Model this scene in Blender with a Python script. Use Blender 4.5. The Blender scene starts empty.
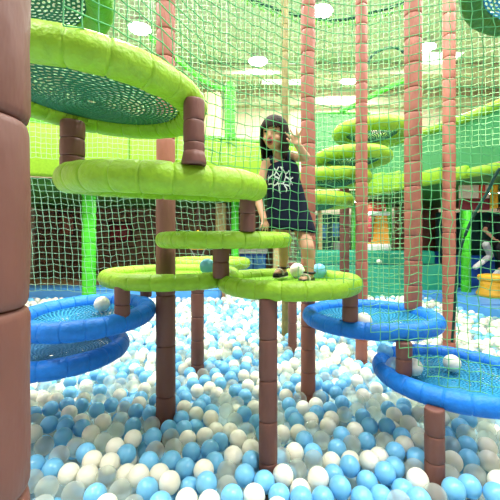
import bpy, bmesh, math, random
import numpy as np
from mathutils import Vector, Matrix, Euler
from mathutils.bvhtree import BVHTree

random.seed(7)
rng = np.random.default_rng(7)
PI = math.pi
scene = bpy.context.scene
COL = scene.collection
F, CX, CY = 350.0, 250.0, 240.0          # focal length in pixels, principal point


def P(px, py, Y):
    """world point seen at a picture position, at depth Y (camera at 0,0,1 looking along +Y)"""
    return Vector(((px - CX) / F * Y, Y, 1 - (py - CY) / F * Y))


def pxpy(v):
    return CX + F * v[0] / v[1], CY - F * (v[2] - 1) / v[1]


# ------------------------------------------------------------------ materials
def new_mat(name):
    m = bpy.data.materials.new(name)
    m.use_nodes = True
    nt = m.node_tree
    return m, nt, nt.nodes['Principled BSDF'], nt.nodes['Material Output']


def vinyl(name, col, rough=.42, bump=.25, scale=14, var=.18, stretch=(1, 1, 1), spec=.4):
    m, nt, b, out = new_mat(name)
    tc = nt.nodes.new('ShaderNodeTexCoord')
    mp = nt.nodes.new('ShaderNodeMapping')
    mp.inputs['Scale'].default_value = stretch
    nt.links.new(tc.outputs['Object'], mp.inputs['Vector'])
    n = nt.nodes.new('ShaderNodeTexNoise')
    n.inputs['Scale'].default_value = scale
    n.inputs['Detail'].default_value = 4
    nt.links.new(mp.outputs[0], n.inputs['Vector'])
    cr = nt.nodes.new('ShaderNodeValToRGB')
    cr.color_ramp.elements[0].position = .3
    cr.color_ramp.elements[1].position = .7
    cr.color_ramp.elements[0].color = tuple(c * (1 - var) for c in col) + (1,)
    cr.color_ramp.elements[1].color = tuple(min(1, c * (1 + var)) for c in col) + (1,)
    nt.links.new(n.outputs['Fac'], cr.inputs['Fac'])
    nt.links.new(cr.outputs['Color'], b.inputs['Base Color'])
    b.inputs['Roughness'].default_value = rough
    b.inputs['Specular IOR Level'].default_value = spec
    if bump:
        n2 = nt.nodes.new('ShaderNodeTexNoise')
        n2.inputs['Scale'].default_value = scale * 2.5
        n2.inputs['Detail'].default_value = 3
        nt.links.new(mp.outputs[0], n2.inputs['Vector'])
        bp = nt.nodes.new('ShaderNodeBump')
        bp.inputs['Strength'].default_value = bump
        bp.inputs['Distance'].default_value = .02
        nt.links.new(n2.outputs['Fac'], bp.inputs['Height'])
        nt.links.new(bp.outputs['Normal'], b.inputs['Normal'])
    return m


def plain(name, col, rough=.6, spec=.3):
    return vinyl(name, col, rough, 0, 6, .08, spec=spec)


def emit(name, col, strength):
    m, nt, b, out = new_mat(name)
    b.inputs['Base Color'].default_value = (*col, 1)
    b.inputs['Emission Color'].default_value = (*col, 1)
    b.inputs['Emission Strength'].default_value = strength
    return m


def see_through(name, col, opacity, rough=.15, tint=(1, 1, 1), gloss=.12):
    """thin clear plastic or open mesh cloth: part tinted transparent, part diffuse, a glossy skin"""
    m, nt, b, out = new_mat(name)
    b.inputs['Base Color'].default_value = (*col, 1)
    b.inputs['Roughness'].default_value = rough
    t = nt.nodes.new('ShaderNodeBsdfTransparent')
    t.inputs['Color'].default_value = (*tint, 1)
    lw = nt.nodes.new('ShaderNodeLayerWeight')
    lw.inputs['Blend'].default_value = .35
    ma = nt.nodes.new('ShaderNodeMath')
    ma.operation = 'MULTIPLY_ADD'
    ma.inputs[1].default_value = gloss * 4
    ma.inputs[2].default_value = opacity
    ma.use_clamp = True
    nt.links.new(lw.outputs['Facing'], ma.inputs[0])
    mx = nt.nodes.new('ShaderNodeMixShader')
    nt.links.new(ma.outputs[0], mx.inputs['Fac'])
    nt.links.new(t.outputs[0], mx.inputs[1])
    nt.links.new(b.outputs[0], mx.inputs[2])
    nt.links.new(mx.outputs[0], out.inputs['Surface'])
    return m


def clear_plastic():
    m, nt, b, out = new_mat('clear_plastic')
    nt.nodes.remove(b)
    N = nt.nodes.new
    tr = N('ShaderNodeBsdfTransparent')
    tr.inputs['Color'].default_value = (.985, .995, .96, 1)
    tl = N('ShaderNodeBsdfTranslucent')
    tl.inputs['Color'].default_value = (.97, .98, .88, 1)
    df = N('ShaderNodeBsdfDiffuse')
    df.inputs['Color'].default_value = (.98, .98, .90, 1)
    gl = N('ShaderNodeBsdfGlossy')
    gl.inputs['Roughness'].default_value = .07
    m1, m2, m3 = N('ShaderNodeMixShader'), N('ShaderNodeMixShader'), N('ShaderNodeMixShader')
    m1.inputs[0].default_value = .5
    nt.links.new(tl.outputs[0], m1.inputs[1])
    nt.links.new(df.outputs[0], m1.inputs[2])
    lw = N('ShaderNodeLayerWeight')
    lw.inputs['Blend'].default_value = .3
    ma = N('ShaderNodeMath')
    ma.operation = 'MULTIPLY_ADD'
    ma.inputs[1].default_value = .22
    ma.inputs[2].default_value = .30
    nt.links.new(lw.outputs['Facing'], ma.inputs[0])
    nt.links.new(ma.outputs[0], m2.inputs[0])
    nt.links.new(tr.outputs[0], m2.inputs[1])
    nt.links.new(m1.outputs[0], m2.inputs[2])
    lf = N('ShaderNodeLayerWeight')
    lf.inputs['Blend'].default_value = .16
    nt.links.new(lf.outputs['Fresnel'], m3.inputs[0])
    nt.links.new(m2.outputs[0], m3.inputs[1])
    nt.links.new(gl.outputs[0], m3.inputs[2])
    ge = N('ShaderNodeNewGeometry')
    m4 = N('ShaderNodeMixShader')                  # the far inside of the thin shell only tints
    nt.links.new(ge.outputs['Backfacing'], m4.inputs[0])
    nt.links.new(m3.outputs[0], m4.inputs[1])
    nt.links.new(tr.outputs[0], m4.inputs[2])
    nt.links.new(m4.outputs[0], out.inputs['Surface'])
    return m


M = {}
M['lime'] = vinyl('lime_foam', (.235, .435, .022), .45, .22, 30, .1, spec=.3)
M['lime_dark'] = vinyl('green_foam', (.10, .38, .02), .45, .3, 16)
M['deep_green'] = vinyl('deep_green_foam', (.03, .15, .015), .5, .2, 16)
M['blue'] = vinyl('blue_foam', (.010, .165, .60), .45, .2, 30, .1, spec=.25)
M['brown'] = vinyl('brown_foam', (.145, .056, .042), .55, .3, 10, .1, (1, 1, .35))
M['salmon'] = vinyl('lit_brown_tan_foam', (.30, .105, .07), .55, .3, 10, .1, (1, 1, .35))  # post brown with bright light put into its colour; also tan columns, one picture
M['pole'] = plain('dark_core', (.05, .025, .02), .7)
M['olive'] = vinyl('olive_foam', (.17, .15, .045), .6, .3, 18)
M['green_post'] = vinyl('green_post_foam', (.06, .52, .02), .45, .25, 14)
M['web_green'] = plain('dark_green_cord', (.012, .13, .062), .6)
M['web_lime'] = plain('lime_cord', (.22, .5, .02), .6)
M['web_blue'] = plain('blue_cord', (.012, .23, .42), .55)
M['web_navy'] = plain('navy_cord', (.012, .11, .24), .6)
M['net'] = plain('green_net_cord', (.09, .36, .14), .7)
M['net_pale'] = plain('pale_net_cord', (.26, .50, .33), .7)
M['net_far'] = plain('fine_green_net_cord', (.30, .58, .27), .75)
M['rope'] = plain('dark_green_rope', (.008, .05, .035), .7)
M['fabric_green'] = see_through('green_mesh_cloth', (.008, .20, .06), .80, .8, (.4, .9, .5), .02)
M['white_ball'] = vinyl('cream_white_plastic', (.86, .83, .70), .33, 0, 3, .03, spec=.45)
M['blue_ball'] = vinyl('sky_blue_plastic', (.17, .50, .80), .3, 0, 3, .06, spec=.5)
M['clear_ball'] = clear_plastic()
M['skin'] = vinyl('skin', (.56, .30, .19), .5, 0, 20, .05)
M['hair'] = vinyl('dark_brown_hair', (.016, .008, .006), .6, .4, 60, .3, (1, 1, .15), spec=.12)
M['lip'] = plain('lip_red', (.42, .09, .08), .45)
M['mouth'] = plain('mouth_dark', (.10, .015, .015), .5)
M['eye'] = plain('eye_dark', (.012, .008, .008), .25)
M['black_cloth'] = vinyl('black_cloth', (.012, .012, .015), .8, .3, 50)
M['grey_cloth'] = vinyl('pale_grey_cloth', (.50, .51, .50), .8, .3, 50)
M['white'] = plain('white_plastic', (.82, .82, .80), .5)
M['shoe_black'] = plain('black_leather', (.014, .014, .016), .4)
M['shoe_sole'] = plain('cream_sole', (.6, .55, .42), .7)
M['teal'] = vinyl('teal_mat', (.012, .30, .19), .4, .1, 5, .1)
M['teal_dark'] = vinyl('dark_teal_mat', (.01, .10, .095), .5, .1, 5, .1)
M['mat_blue'] = vinyl('blue_mat', (.08, .32, .74), .45, .1, 4, .1)
M['deep_blue'] = vinyl('deep_blue_mat', (.012, .10, .48), .45, .1, 5, .1)
M['yellow'] = vinyl('yellow_foam', (.78, .40, .02), .45, .1, 8, .1)
M['orange'] = vinyl('orange_plastic', (.82, .33, .03), .4, .05, 8, .1)
M['red'] = vinyl('red_panel', (.55, .05, .03), .5, 0, 8, .1)
M['maroon'] = vinyl('maroon_panel', (.20, .02, .03), .6, 0, 8, .15)
M['tan'] = vinyl('tan_padding', (.60, .42, .18), .6, .1, 8, .1)
M['beige_col'] = vinyl('pale_yellow_column', (.66, .60, .30), .7, .05, 8, .06)
M['ceil'] = vinyl('cream_ceiling', (.80, .79, .70), .85, .05, 3, .05)
M['backwall'] = vinyl('beige_wall', (.74, .60, .47), .85, .05, 2, .07)
M['beam'] = vinyl('olive_beam', (.66, .63, .46), .8, .05, 3, .1)
M['pitfloor'] = vinyl('pit_liner', (.45, .62, .70), .7, 0, 3, .1)
M['lamp_glow'] = emit('lamp_glow', (1, .97, .90), 30)
M['glare_glow'] = emit('glare_glow', (1, .98, .94), 1.6)  # glow of the patches that stand in for ceiling glare
M['steel'] = plain('grey_steel', (.4, .4, .4), .4)


def planks(name, c1, c2, scale, rot=0):
    m, nt, b, out = new_mat(name)
    tc = nt.nodes.new('ShaderNodeTexCoord')
    mp = nt.nodes.new('ShaderNodeMapping')
    mp.inputs['Rotation'].default_value = (PI / 2, rot, 0)
    br = nt.nodes.new('ShaderNodeTexBrick')
    br.inputs['Color1'].default_value = (*c1, 1)
    br.inputs['Color2'].default_value = (*c2, 1)
    br.inputs['Mortar'].default_value = tuple(c * .4 for c in c1) + (1,)
    br.inputs['Scale'].default_value = scale
    br.inputs['Mortar Size'].default_value = .012
    nt.links.new(tc.outputs['Object'], mp.inputs['Vector'])
    nt.links.new(mp.outputs[0], br.inputs['Vector'])
    nt.links.new(br.outputs['Color'], b.inputs['Base Color'])
    b.inputs['Roughness'].default_value = .8
    return m


M['brown_wall'] = planks('brown_plank_wall', (.13, .072, .045), (.17, .095, .05), 1.2)
M['wood_floor'] = planks('orange_wood_floor', (.62, .34, .16), (.70, .42, .22), 1.5)


# ------------------------------------------------------------------ object helpers
def obj(name, bm_or_mesh, mat=None, parent=None, smooth=True):
    if isinstance(bm_or_mesh, bmesh.types.BMesh):
        me = bpy.data.meshes.new(name)
        bmesh.ops.recalc_face_normals(bm_or_mesh, faces=bm_or_mesh.faces[:])
        bm_or_mesh.to_mesh(me)
        bm_or_mesh.free()
        if smooth:
            me.polygons.foreach_set('use_smooth', [True] * len(me.polygons))
    else:
        me = bm_or_mesh
    if mat is not None and not me.materials:
        me.materials.append(mat)
    o = bpy.data.objects.new(name, me)
    COL.objects.link(o)
    if parent is not None:
        o.parent = parent
    return o


def tag(o, label, cat, group=None):
    o['label'] = label
    o['category'] = cat
    if group:
        o['group'] = group
    return o


def thing(name, label, cat, loc=(0, 0, 0), rot=(0, 0, 0), group=None):
    o = bpy.data.objects.new(name, None)
    o.empty_display_size = .05
    COL.objects.link(o)
    o.location = loc
    o.rotation_euler = rot
    return tag(o, label, cat, group)


def struct(name, bm, mat, smooth=False):
    o = obj(name, bm, mat, None, smooth)
    o['kind'] = 'structure'
    return o


def add_box(bm, c, s, bevel=0, rz=0, seg=2):
    r = bmesh.ops.create_cube(bm, size=1)
    vs = r['verts']
    mat = Matrix.Translation(c) @ Matrix.Rotation(rz, 4, 'Z') @ Matrix.Diagonal((*s, 1))
    bmesh.ops.transform(bm, matrix=mat, verts=vs)
    if bevel:
        es = list({e for v in vs for e in v.link_edges})
        bmesh.ops.bevel(bm, geom=es, offset=bevel, segments=seg, affect='EDGES', profile=.5)
    return bm


def box(c, s, bevel=0, rz=0, seg=2):
    return add_box(bmesh.new(), c, s, bevel, rz, seg)


def add_lathe(bm, prof, n=24, center=(0, 0, 0), close=True):
    rings = []
    for r, z in prof:
        rings.append([bm.verts.new((center[0] + r * math.cos(2 * PI * i / n), center[1] + r * math.sin(2 * PI * i / n), center[2] + z)) for i in range(n)])
    for a, b in zip(rings, rings[1:]):
        for i in range(n):
            bm.faces.new((a[i], a[(i + 1) % n], b[(i + 1) % n], b[i]))
    if close:
        bm.faces.new(rings[0][::-1])
        bm.faces.new(rings[-1])
    return bm


def tube_path(bm, pts, r, n=6, closed=False):
    pts = [Vector(p) for p in pts]
    rings = []
    k = len(pts)
    for i, p in enumerate(pts):
        a = pts[(i - 1) % k] if closed or i > 0 else p
        b = pts[(i + 1) % k] if closed or i < k - 1 else p
        t = (b - a).normalized()
        u = t.orthogonal().normalized() if abs(t.z) > .95 else t.cross(Vector((0, 0, 1))).normalized()
        w = t.cross(u)
        rr = r[i] if isinstance(r, (list, tuple)) else r
        rings.append([bm.verts.new(p + (u * math.cos(2 * PI * j / n) + w * math.sin(2 * PI * j / n)) * rr) for j in range(n)])
    for i in range(k if closed else k - 1):
        a, b = rings[i], rings[(i + 1) % k]
        for j in range(n):
            bm.faces.new((a[j], a[(j + 1) % n], b[(j + 1) % n], b[j]))
    if not closed:
        bm.faces.new(rings[0][::-1])
        bm.faces.new(rings[-1])
    return bm


class Strands:
    """many thin cords gathered into one mesh quickly"""

    def __init__(self, n=4):
        self.v, self.f, self.n = [], [], n

    def path(self, pts, r, closed=False, flat=1.0):
        n = self.n
        k = len(pts)
        if k < 2:
            return
        A = np.array(pts, float)
        if closed:
            T = np.roll(A, -1, 0) - np.roll(A, 1, 0)
        else:
            T = np.gradient(A, axis=0)
        T /= np.linalg.norm(T, axis=1)[:, None] + 1e-12
        up = np.tile(np.array([0, 0, 1.0]), (k, 1))
        bad = abs(T[:, 2]) > .9
        up[bad] = (0, 1, 0) if not bad.all() else (0, 1, 0)
        if bad.sum() * 2 > k:
            up[:] = (0, 1, 0)
        elif bad.any():
            up[:] = (0, .3, .95)
        U = np.cross(T, up)
        U /= np.linalg.norm(U, axis=1)[:, None] + 1e-12
        W = np.cross(T, U)
        base = len(self.v) and sum(len(x) for x in self.v) or 0
        a = np.arange(n) * 2 * PI / n + PI / 4
        V = A[:, None, :] + r * (U[:, None, :] * np.cos(a)[None, :, None] + flat * W[:, None, :] * np.sin(a)[None, :, None])
        self.v.append(V.reshape(-1, 3))
        m = k if closed else k - 1
        i = np.arange(m)[:, None]
        j = np.arange(n)[None, :]
        i2 = (i + 1) % k
        j2 = (j + 1) % n
        Fq = np.stack([i * n + j, i * n + j2, i2 * n + j2, i2 * n + j], -1).reshape(-1, 4) + base
        self.f.append(Fq)

    def mesh(self, name):
        V = np.concatenate(self.v)
        Fq = np.concatenate(self.f)
        return quads_mesh(name, V, Fq)


def quads_mesh(name, V, Fq, smooth=True, matidx=None):
    me = bpy.data.meshes.new(name)
    k = Fq.shape[1]
    me.vertices.add(len(V))
    me.vertices.foreach_set('co', V.astype(np.float32).ravel())
    me.loops.add(Fq.size)
    me.loops.foreach_set('vertex_index', Fq.astype(np.int32).ravel())
    me.polygons.add(len(Fq))
    me.polygons.foreach_set('loop_start', (np.arange(len(Fq)) * k).astype(np.int32))
    me.polygons.foreach_set('use_smooth', np.full(len(Fq), smooth))
    if matidx is not None:
        me.polygons.foreach_set('material_index', matidx.astype(np.int32))
    me.update(calc_edges=True)
    me.validate()
    return me


# ------------------------------------------------------------------ camera
cam = bpy.data.cameras.new('camera')
cam.sensor_width = 36
cam.lens = 36 * F / 500
cam.shift_y = -(250 - CY) / 500
cam.clip_start = .05
co = bpy.data.objects.new('camera', cam)
COL.objects.link(co)
co.location = (0, 0, 1)
co.rotation_euler = (PI / 2, 0, 0)
scene.camera = co

# ------------------------------------------------------------------ the hall
PIT_R = lambda y: 3.28 - .05 * (y - 4.6)          # right-hand edge of the ball pit
struct('floor', box((0.5, 4, -.36), (13, 16, .2)), M['wood_floor'])
b = bmesh.new()
vs = [b.verts.new(p) for p in ((-4.4, -2, -.2), (3.6, -2, -.2), (3.6, 7.25, -.2), (-4.4, 7.25, -.2))]
b.faces.new(vs)
struct('pit_floor', b, M['pitfloor'])
struct('ceiling', box((.5, 3.2, 5.0), (13, 13, .2)), M['ceil'])
struct('wall_back', box((.5, 9.2, 2.3), (13, .2, 5.4)), M['backwall'])
struct('wall_left', box((-5.6, 4, 2.3), (.2, 11, 5.4)), M['backwall'])
struct('wall_right', box((6.7, 4, 2.3), (.2, 11, 5.4)), M['backwall'])
struct('wall_paneling', box((-2.45, 9.0, .75), (6.1, .12, 2.2)), M['brown_wall'])
struct('trim_ceiling', box((.5, 9.0, 4.55), (12.5, .2, .22)), M['beam'])
struct('beam_long', box((-.2, 7.8, 4.75), (12, .25, .22)), M['beam'])

# hall floor behind the pit: wood on the left, teal soft floor on the right
b = box((-2.6, 7.95, -.06), (6.4, 1.9, .16))
struct('floor_wood', b, M['wood_floor'])
b = box((3.0, 8.1, -.05), (5.2, 1.9, .16))
struct('floor_teal', b, M['teal'])

# the raised gallery running round the hall
slab = bmesh.new()
low = [(-5.4, 4.25), (-4, 4.68), (.9, 6.28), (2.15, 6.28), (2.9, 4.05), (3.5, 2.1), (6.5, 2.1), (6.5, 8.9), (-5.4, 8.9)]
bot = [slab.verts.new((x, y + .05, 1.80)) for x, y in low]
top = [slab.verts.new((x, y + .05, 1.90)) for x, y in low]
slab.faces.new(bot[::-1])
slab.faces.new(top)
for i in range(len(low)):
    j = (i + 1) % len(low)
    slab.faces.new((bot[i], bot[j], top[j], top[i]))
struct('floor_gallery', slab, M['deep_green'])

# ceiling lamps
def ceiling_lamp(x, y, label, power=112, z=4.9):
    t = thing('ceiling_lamp', label, 'lamp', (x, y, z), group='round ceiling lamps')
    obj('lamp_housing', add_lathe(bmesh.new(), [(.09, 0), (.15, -.03), (.21, -.11), (.22, -.13), (.20, -.12)], 24), M['white'], t)
    obj('diffuser', add_lathe(bmesh.new(), [(.195, -.115), (.18, -.135), (.08, -.15), (.01, -.152)], 24), M['lamp_glow'], t)
    l = bpy.data.lights.new('lamp_light', 'AREA')
    l.shape = 'DISK'
    l.size = .5
    l.energy = power
    l.color = (1, .985, .945)
    lo = bpy.data.objects.new('lamp_light', l)
    COL.objects.link(lo)
    lo.parent = t
    lo.location = (0, 0, -.17)
    return t


ceiling_lamp(.17, 7.4, 'round ceiling lamp glowing above the waving girl')
ceiling_lamp(-1.97, 6.26, 'round ceiling lamp glowing above the big top lime platform')
ceiling_lamp(2.35, 8.3, 'small far ceiling lamp glowing over the green stepping discs')
ceiling_lamp(3.45, 6.9, 'round ceiling lamp glowing right of the tall brown post over the blue platform')
ceiling_lamp(1.17, 5.8, 'ceiling lamp cut by the top edge beside the post behind the girl')
for x, y, w in ((-3.2, 2.6, 'above the left pit side'), (-.9, 3.3, 'above the climbing tower'), (1.5, 2.9, 'above the girl'), (3.6, 3.2, 'above the right pit side'),
                (-1.9, -.2, 'above the left front of the pit'), (.6, .4, 'above the middle front of the pit'), (2.9, .2, 'above the right front of the pit')):
    ceiling_lamp(x, y, 'round white ceiling lamp outside the frame ' + w, 178)
for (px, py, w, h, lab) in ((284, 74, 1.0, 1.0, 'glowing patch added for the white ceiling glare behind the girl'),
                            (432, 64, .8, 1.0, 'glowing patch added for the white ceiling glare beside the right lamp')):
    Y = 3.88 * F / (CY - py)
    t = thing('glare_patch', lab, 'glare patch', ((px - CX) / F * Y, min(Y, 8.6), 4.9), group='glowing ceiling glare patches')  # hazy glare on the ceiling, imitated by an added glowing patch
    obj('glare_frame', box((0, 0, -.015), (w + .06, h + .06, .03), .005), M['white'], t)
    obj('diffuser', box((0, 0, -.035), (w, h, .02), .004), M['glare_glow'], t)

for x, y, lab in ((-1.9, 6.0, 'added unseen fill lamp under the gallery behind the wide lime platform'), (2.0, 6.85, 'added unseen fill lamp under the gallery near the stepping discs'),
                  (3.9, 5.6, 'added unseen fill lamp under the bridge at the right edge')):
    t = ceiling_lamp(x, y, lab, 20, 1.80)  # fill lamp added out of sight to brighten the dark below the gallery
    t['group'] = 'unseen fill lamps added under the gallery'
    t.scale = (.45, .45, .45)
w = bpy.data.worlds.new('world')
scene.world = w
w.use_nodes = True
w.node_tree.nodes['Background'].inputs[0].default_value = (1, .98, .94, 1)
w.node_tree.nodes['Background'].inputs[1].default_value = .45

# ------------------------------------------------------------------ gallery guards
def wall_between(bm, a, c, z0, z1, th, bevel=.03):
    a, c = Vector((*a, 0)), Vector((*c, 0))
    d = c - a
    mid = (a + c) / 2
    add_box(bm, (mid.x, mid.y, (z0 + z1) / 2), (d.length, th, z1 - z0), bevel, math.atan2(d.y, d.x))
    return bm


def guard(name, a, c, z0, z1, n, label, mat, group='padded gallery guards', rail=True):
    t = thing(name, label, 'guard panel', (*a, z0), group=group)
    A, C = Vector(a), Vector(c)
    for i in range(n):
        p, q = A.lerp(C, i / n), A.lerp(C, (i + 1) / n)
        bm = wall_between(bmesh.new(), p - A, q - A, 0, z1 - z0, .14, .04)
        obj('pad', bm, mat, t)
    if rail:
        bm = bmesh.new()
        tube_path(bm, [(0, 0, z1 - z0 + .03), ((C - A).x / 2, (C - A).y / 2, z1 - z0 + .025), ((C - A).x, (C - A).y, z1 - z0 + .03)], .045, 10)
        obj('top_rail', bm, M['lime_dark'], t)
    return t


guard('padded_guard', (-5.2, 4.2), (.86, 6.2), 1.9, 2.64, 9, 'long bright lime padded gallery guard on the left behind the climbing tower', M['lime'])
guard('padded_guard', (.95, 6.2), (2.12, 6.2), 1.9, 2.3, 2, 'short lime padded guard behind the green stepping discs', M['lime'], rail=False)
t = thing('mesh_panel', 'green mesh screen standing on the gallery behind the stepping discs', 'screen', (1.0, 6.12, 2.36))
b = bmesh.new()
vs = [b.verts.new(p) for p in ((0, 0, 0), (1.1, 0, 0), (1.1, 0, .86), (0, 0, .86))]
b.faces.new(vs)
obj('mesh_cloth', b, M['fabric_green'], t)
obj('screen_frame', tube_path(bmesh.new(), [(0, 0, 0), (1.1, 0, 0), (1.1, 0, .86), (0, 0, .86)], .025, 8, True), M['green_post'], t)

ra, rc, rd = Vector((2.13, 6.2)), Vector((2.86, 4.0)), Vector((3.5, 2.05))
t = thing('bridge_railing', 'green mesh bridge railing with lime padded rail on the upper right', 'railing', (ra.x, ra.y, 1.9))
loc = lambda p, z: Vector((p.x - ra.x, p.y - ra.y, z - 1.9))
b = bmesh.new()
for i in range(4):
    pass
pts = [ra.lerp(rc, k / 6) for k in range(7)] + [rc.lerp(rd, k / 6) for k in range(1, 7)]
lowz = [1.98 + .0 * k for k in range(13)]
sheet = []
for p in pts:
    sheet.append([b.verts.new(loc(p, z)) for z in np.linspace(1.9, 2.55, 5)])
for i in range(12):
    for j in range(4):
        b.faces.new((sheet[i][j], sheet[i + 1][j], sheet[i + 1][j + 1], sheet[i][j + 1]))
obj('mesh_cloth', b, M['fabric_green'], t)
obj('padded_rail', tube_path(bmesh.new(), [loc(p, 2.56 + .02 * math.sin(i)) for i, p in enumerate(pts)], .06, 12), M['lime'], t)
for i in range(6):
    p, q = pts[i], pts[i + 1]
    hgt = .36 - .05 * i
    bm = wall_between(bmesh.new(), p - ra, q - ra, -.12, -.12 + hgt, .14, .04)
    obj('kick_pad', bm, M['lime'], t)

# ------------------------------------------------------------------ padded posts
OCC_POSTS = []
SLEEVES = {}


def sleeve_mesh(r, L, mat):
    key = (round(r, 4), round(L, 4), mat.name)
    if key not in SLEEVES:
        e = min(r * .16, L * .09)
        prof = [(r * .80, 0), (r * .91, e * .10), (r * .965, e * .4), (r * 1.0, e * 1.2)]
        for k in range(1, 5):
            prof.append((r * (1 + .012 * math.sin(PI * k / 5)), e * 1.2 + (L - 2.4 * e) * k / 5))
        prof += [(r, L - e * 1.2), (r * .965, L - e * .4), (r * .91, L - e * .10), (r * .80, L)]
        bm = add_lathe(bmesh.new(), prof, 28)
        for v in bm.verts:                                       # soft, hand-wrapped outline
            a = math.atan2(v.co.y, v.co.x)
            k = 1 + .012 * math.sin(3 * a + v.co.z * 31) + .008 * math.sin(5 * a - v.co.z * 47)
            v.co.x *= k
            v.co.y *= k
        me = bpy.data.meshes.new('foam_sleeve')
        bmesh.ops.recalc_face_normals(bm, faces=bm.faces[:])
        bm.to_mesh(me)
        bm.free()
        me.polygons.foreach_set('use_smooth', [True] * len(me.polygons))
        me.materials.append(mat)
        SLEEVES[key] = me
    return SLEEVES[key]


def post(name, x, y, z0, z1, d, sl, mat, label, group=None, flare=False, cat='post', base_pit=False):
    """a padded post: dark core and stacked foam sleeves"""
    r = d / 2
    t = thing(name, label, cat, (x, y, z0), group=group)
    H = z1 - z0
    n = max(1, round(H / sl))
    L = H / n
    obj('core_pole', add_lathe(bmesh.new(), [(r * .66, .002), (r * .66, H - .002)], 16), M['pole'], t)
    me = sleeve_mesh(r, L, mat)
    for i in range(n):
        o = bpy.data.objects.new('foam_sleeve', me)
        COL.objects.link(o)
        o.parent = t
        o.location = (0, 0, i * L)
        o.rotation_euler = (0, 0, random.uniform(0, 6.28))
    if flare:
        obj('foot_cuff', add_lathe(bmesh.new(), [(r * 1.16, .0), (r * 1.2, .008), (r * 1.1, .025), (r * 1.02, .04)], 28), mat, t)
    OCC_POSTS.append((x, y, z0, z1, r))
    return t


PIT0 = -.2
def at(px, Y):
    return ((px - CX) / F * Y, Y)


br, br_lit = M['brown'], M['salmon']
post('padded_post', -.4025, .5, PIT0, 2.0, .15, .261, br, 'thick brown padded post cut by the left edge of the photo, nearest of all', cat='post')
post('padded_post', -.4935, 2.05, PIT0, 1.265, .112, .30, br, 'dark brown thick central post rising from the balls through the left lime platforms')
post('padded_post', -.4935, 2.05, 1.275, 4.88, .108, .155, br_lit, 'brightly lit brown upper part of the central post behind the top lime platform')  # upper part of the same brown post; its lighting is put into this tone
post('padded_post', .395, 2.38, PIT0, 4.88, .098, .156, br_lit, 'tall lit brown padded post rising just behind the girl')
post('padded_post', *at(413, 2.3), .545, 4.88, .108, .163, br_lit, 'tall lit brown padded post standing on the back rim of the middle blue platform')
post('padded_post', *at(449, 3.4), PIT0, 4.88, .115, .21, br_lit, 'tall pinkish padded post rising from the balls behind the right blue platform')
post('padded_post', *at(361.5, 3.02), PIT0, 4.88, .10, .17, br_lit, 'tall slim tan post in front of the stacked green stepping discs')
post('padded_post', *at(344.5, 3.95), PIT0, 1.80, .105, .17, br, 'dark slim post standing under the green stepping discs')
post('padded_post', *at(285, 3.9), PIT0, 4.88, .075, .3, M['olive'], 'thin olive pole rising above the head of the girl')
post('padded_post', *at(292.5, 3.4), PIT0, .78, .085, .2, br, 'short slim brown post far back, left of the tall post foot')
post('padded_post', *at(197.5, 2.85), PIT0, .76, .105, .2, br, 'dark brown post rising from the balls just right of the thick central post')
post('padded_post', .0835, 1.61, PIT0, .735, .085, .205, br, 'brown post in the middle foreground holding the front of the lime platform with the girl')
post('padded_post', .812, 1.54, PIT0, .262, .082, .13, br, 'short brown post under the front rim of the lower right blue platform', flare=False)
post('padded_post', -.176, 1.10, 1.236, 1.44, .066, .068, br, 'short dark brown post between the two highest lime platforms at their right side', flare=True)
post('padded_post', -.735, 1.45, 1.27, 1.49, .096, .075, br, 'short dark brown post between the two highest lime platforms at their left back')
post('padded_post', -.01, 1.475, 1.035, 1.185, .066, .075, br, 'short brown post from the wide lime platform down to the thin lime disc')
post('padded_post', -.152, 1.84, .80, .968, .088, .085, br, 'short brown post between thin lime disc and left rim of the girl platform')
post('padded_post', -.655, 1.795, .572, .765, .077, .085, br, 'stubby brown post between the left lime platform and blue platform')
post('padded_post', -.66, 2.22, .64, .775, .07, .06, br, 'stubby brown post farther back under the left lime platform')
post('padded_post', .532, 1.86, .57, .73, .082, .085, br, 'short brown post from the platform with the girl down to the middle blue platform')
post('padded_post', .772, 1.755, .325, .49, .077, .09, br, 'short brown post between the middle and lower right blue platforms')
post('padded_post', -1.33, 1.95, PIT0, .345, .085, .18, br, 'short brown post in the balls under the lower left blue platform')
gp = M['green_post']
post('padded_post', *at(89, 5.6), PIT0, 1.88, .21, .24, gp, 'bright green padded post at the left in front of the brown wall')
post('padded_post', *at(235, 6.7), .03, 1.79, .14, .3, gp, 'slim green post seen between the lime platforms beside a tan column')
post('padded_post', *at(354, 7.85), .03, 1.79, .12, .3, gp, 'slim green post left of the orange machine')
post('padded_post', *at(389, 7.85), .03, 1.79, .12, .3, gp, 'slim green post right of the orange machine')
post('padded_post', *at(466, 6.3), .03, 1.79, .16, .25, gp, 'green padded post right of the tall pinkish post')
post('padded_post', *at(230, 5.6), 2.62, 3.5, .17, .2, gp, 'short green padded post on the lime gallery guard left of the girl')

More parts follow.
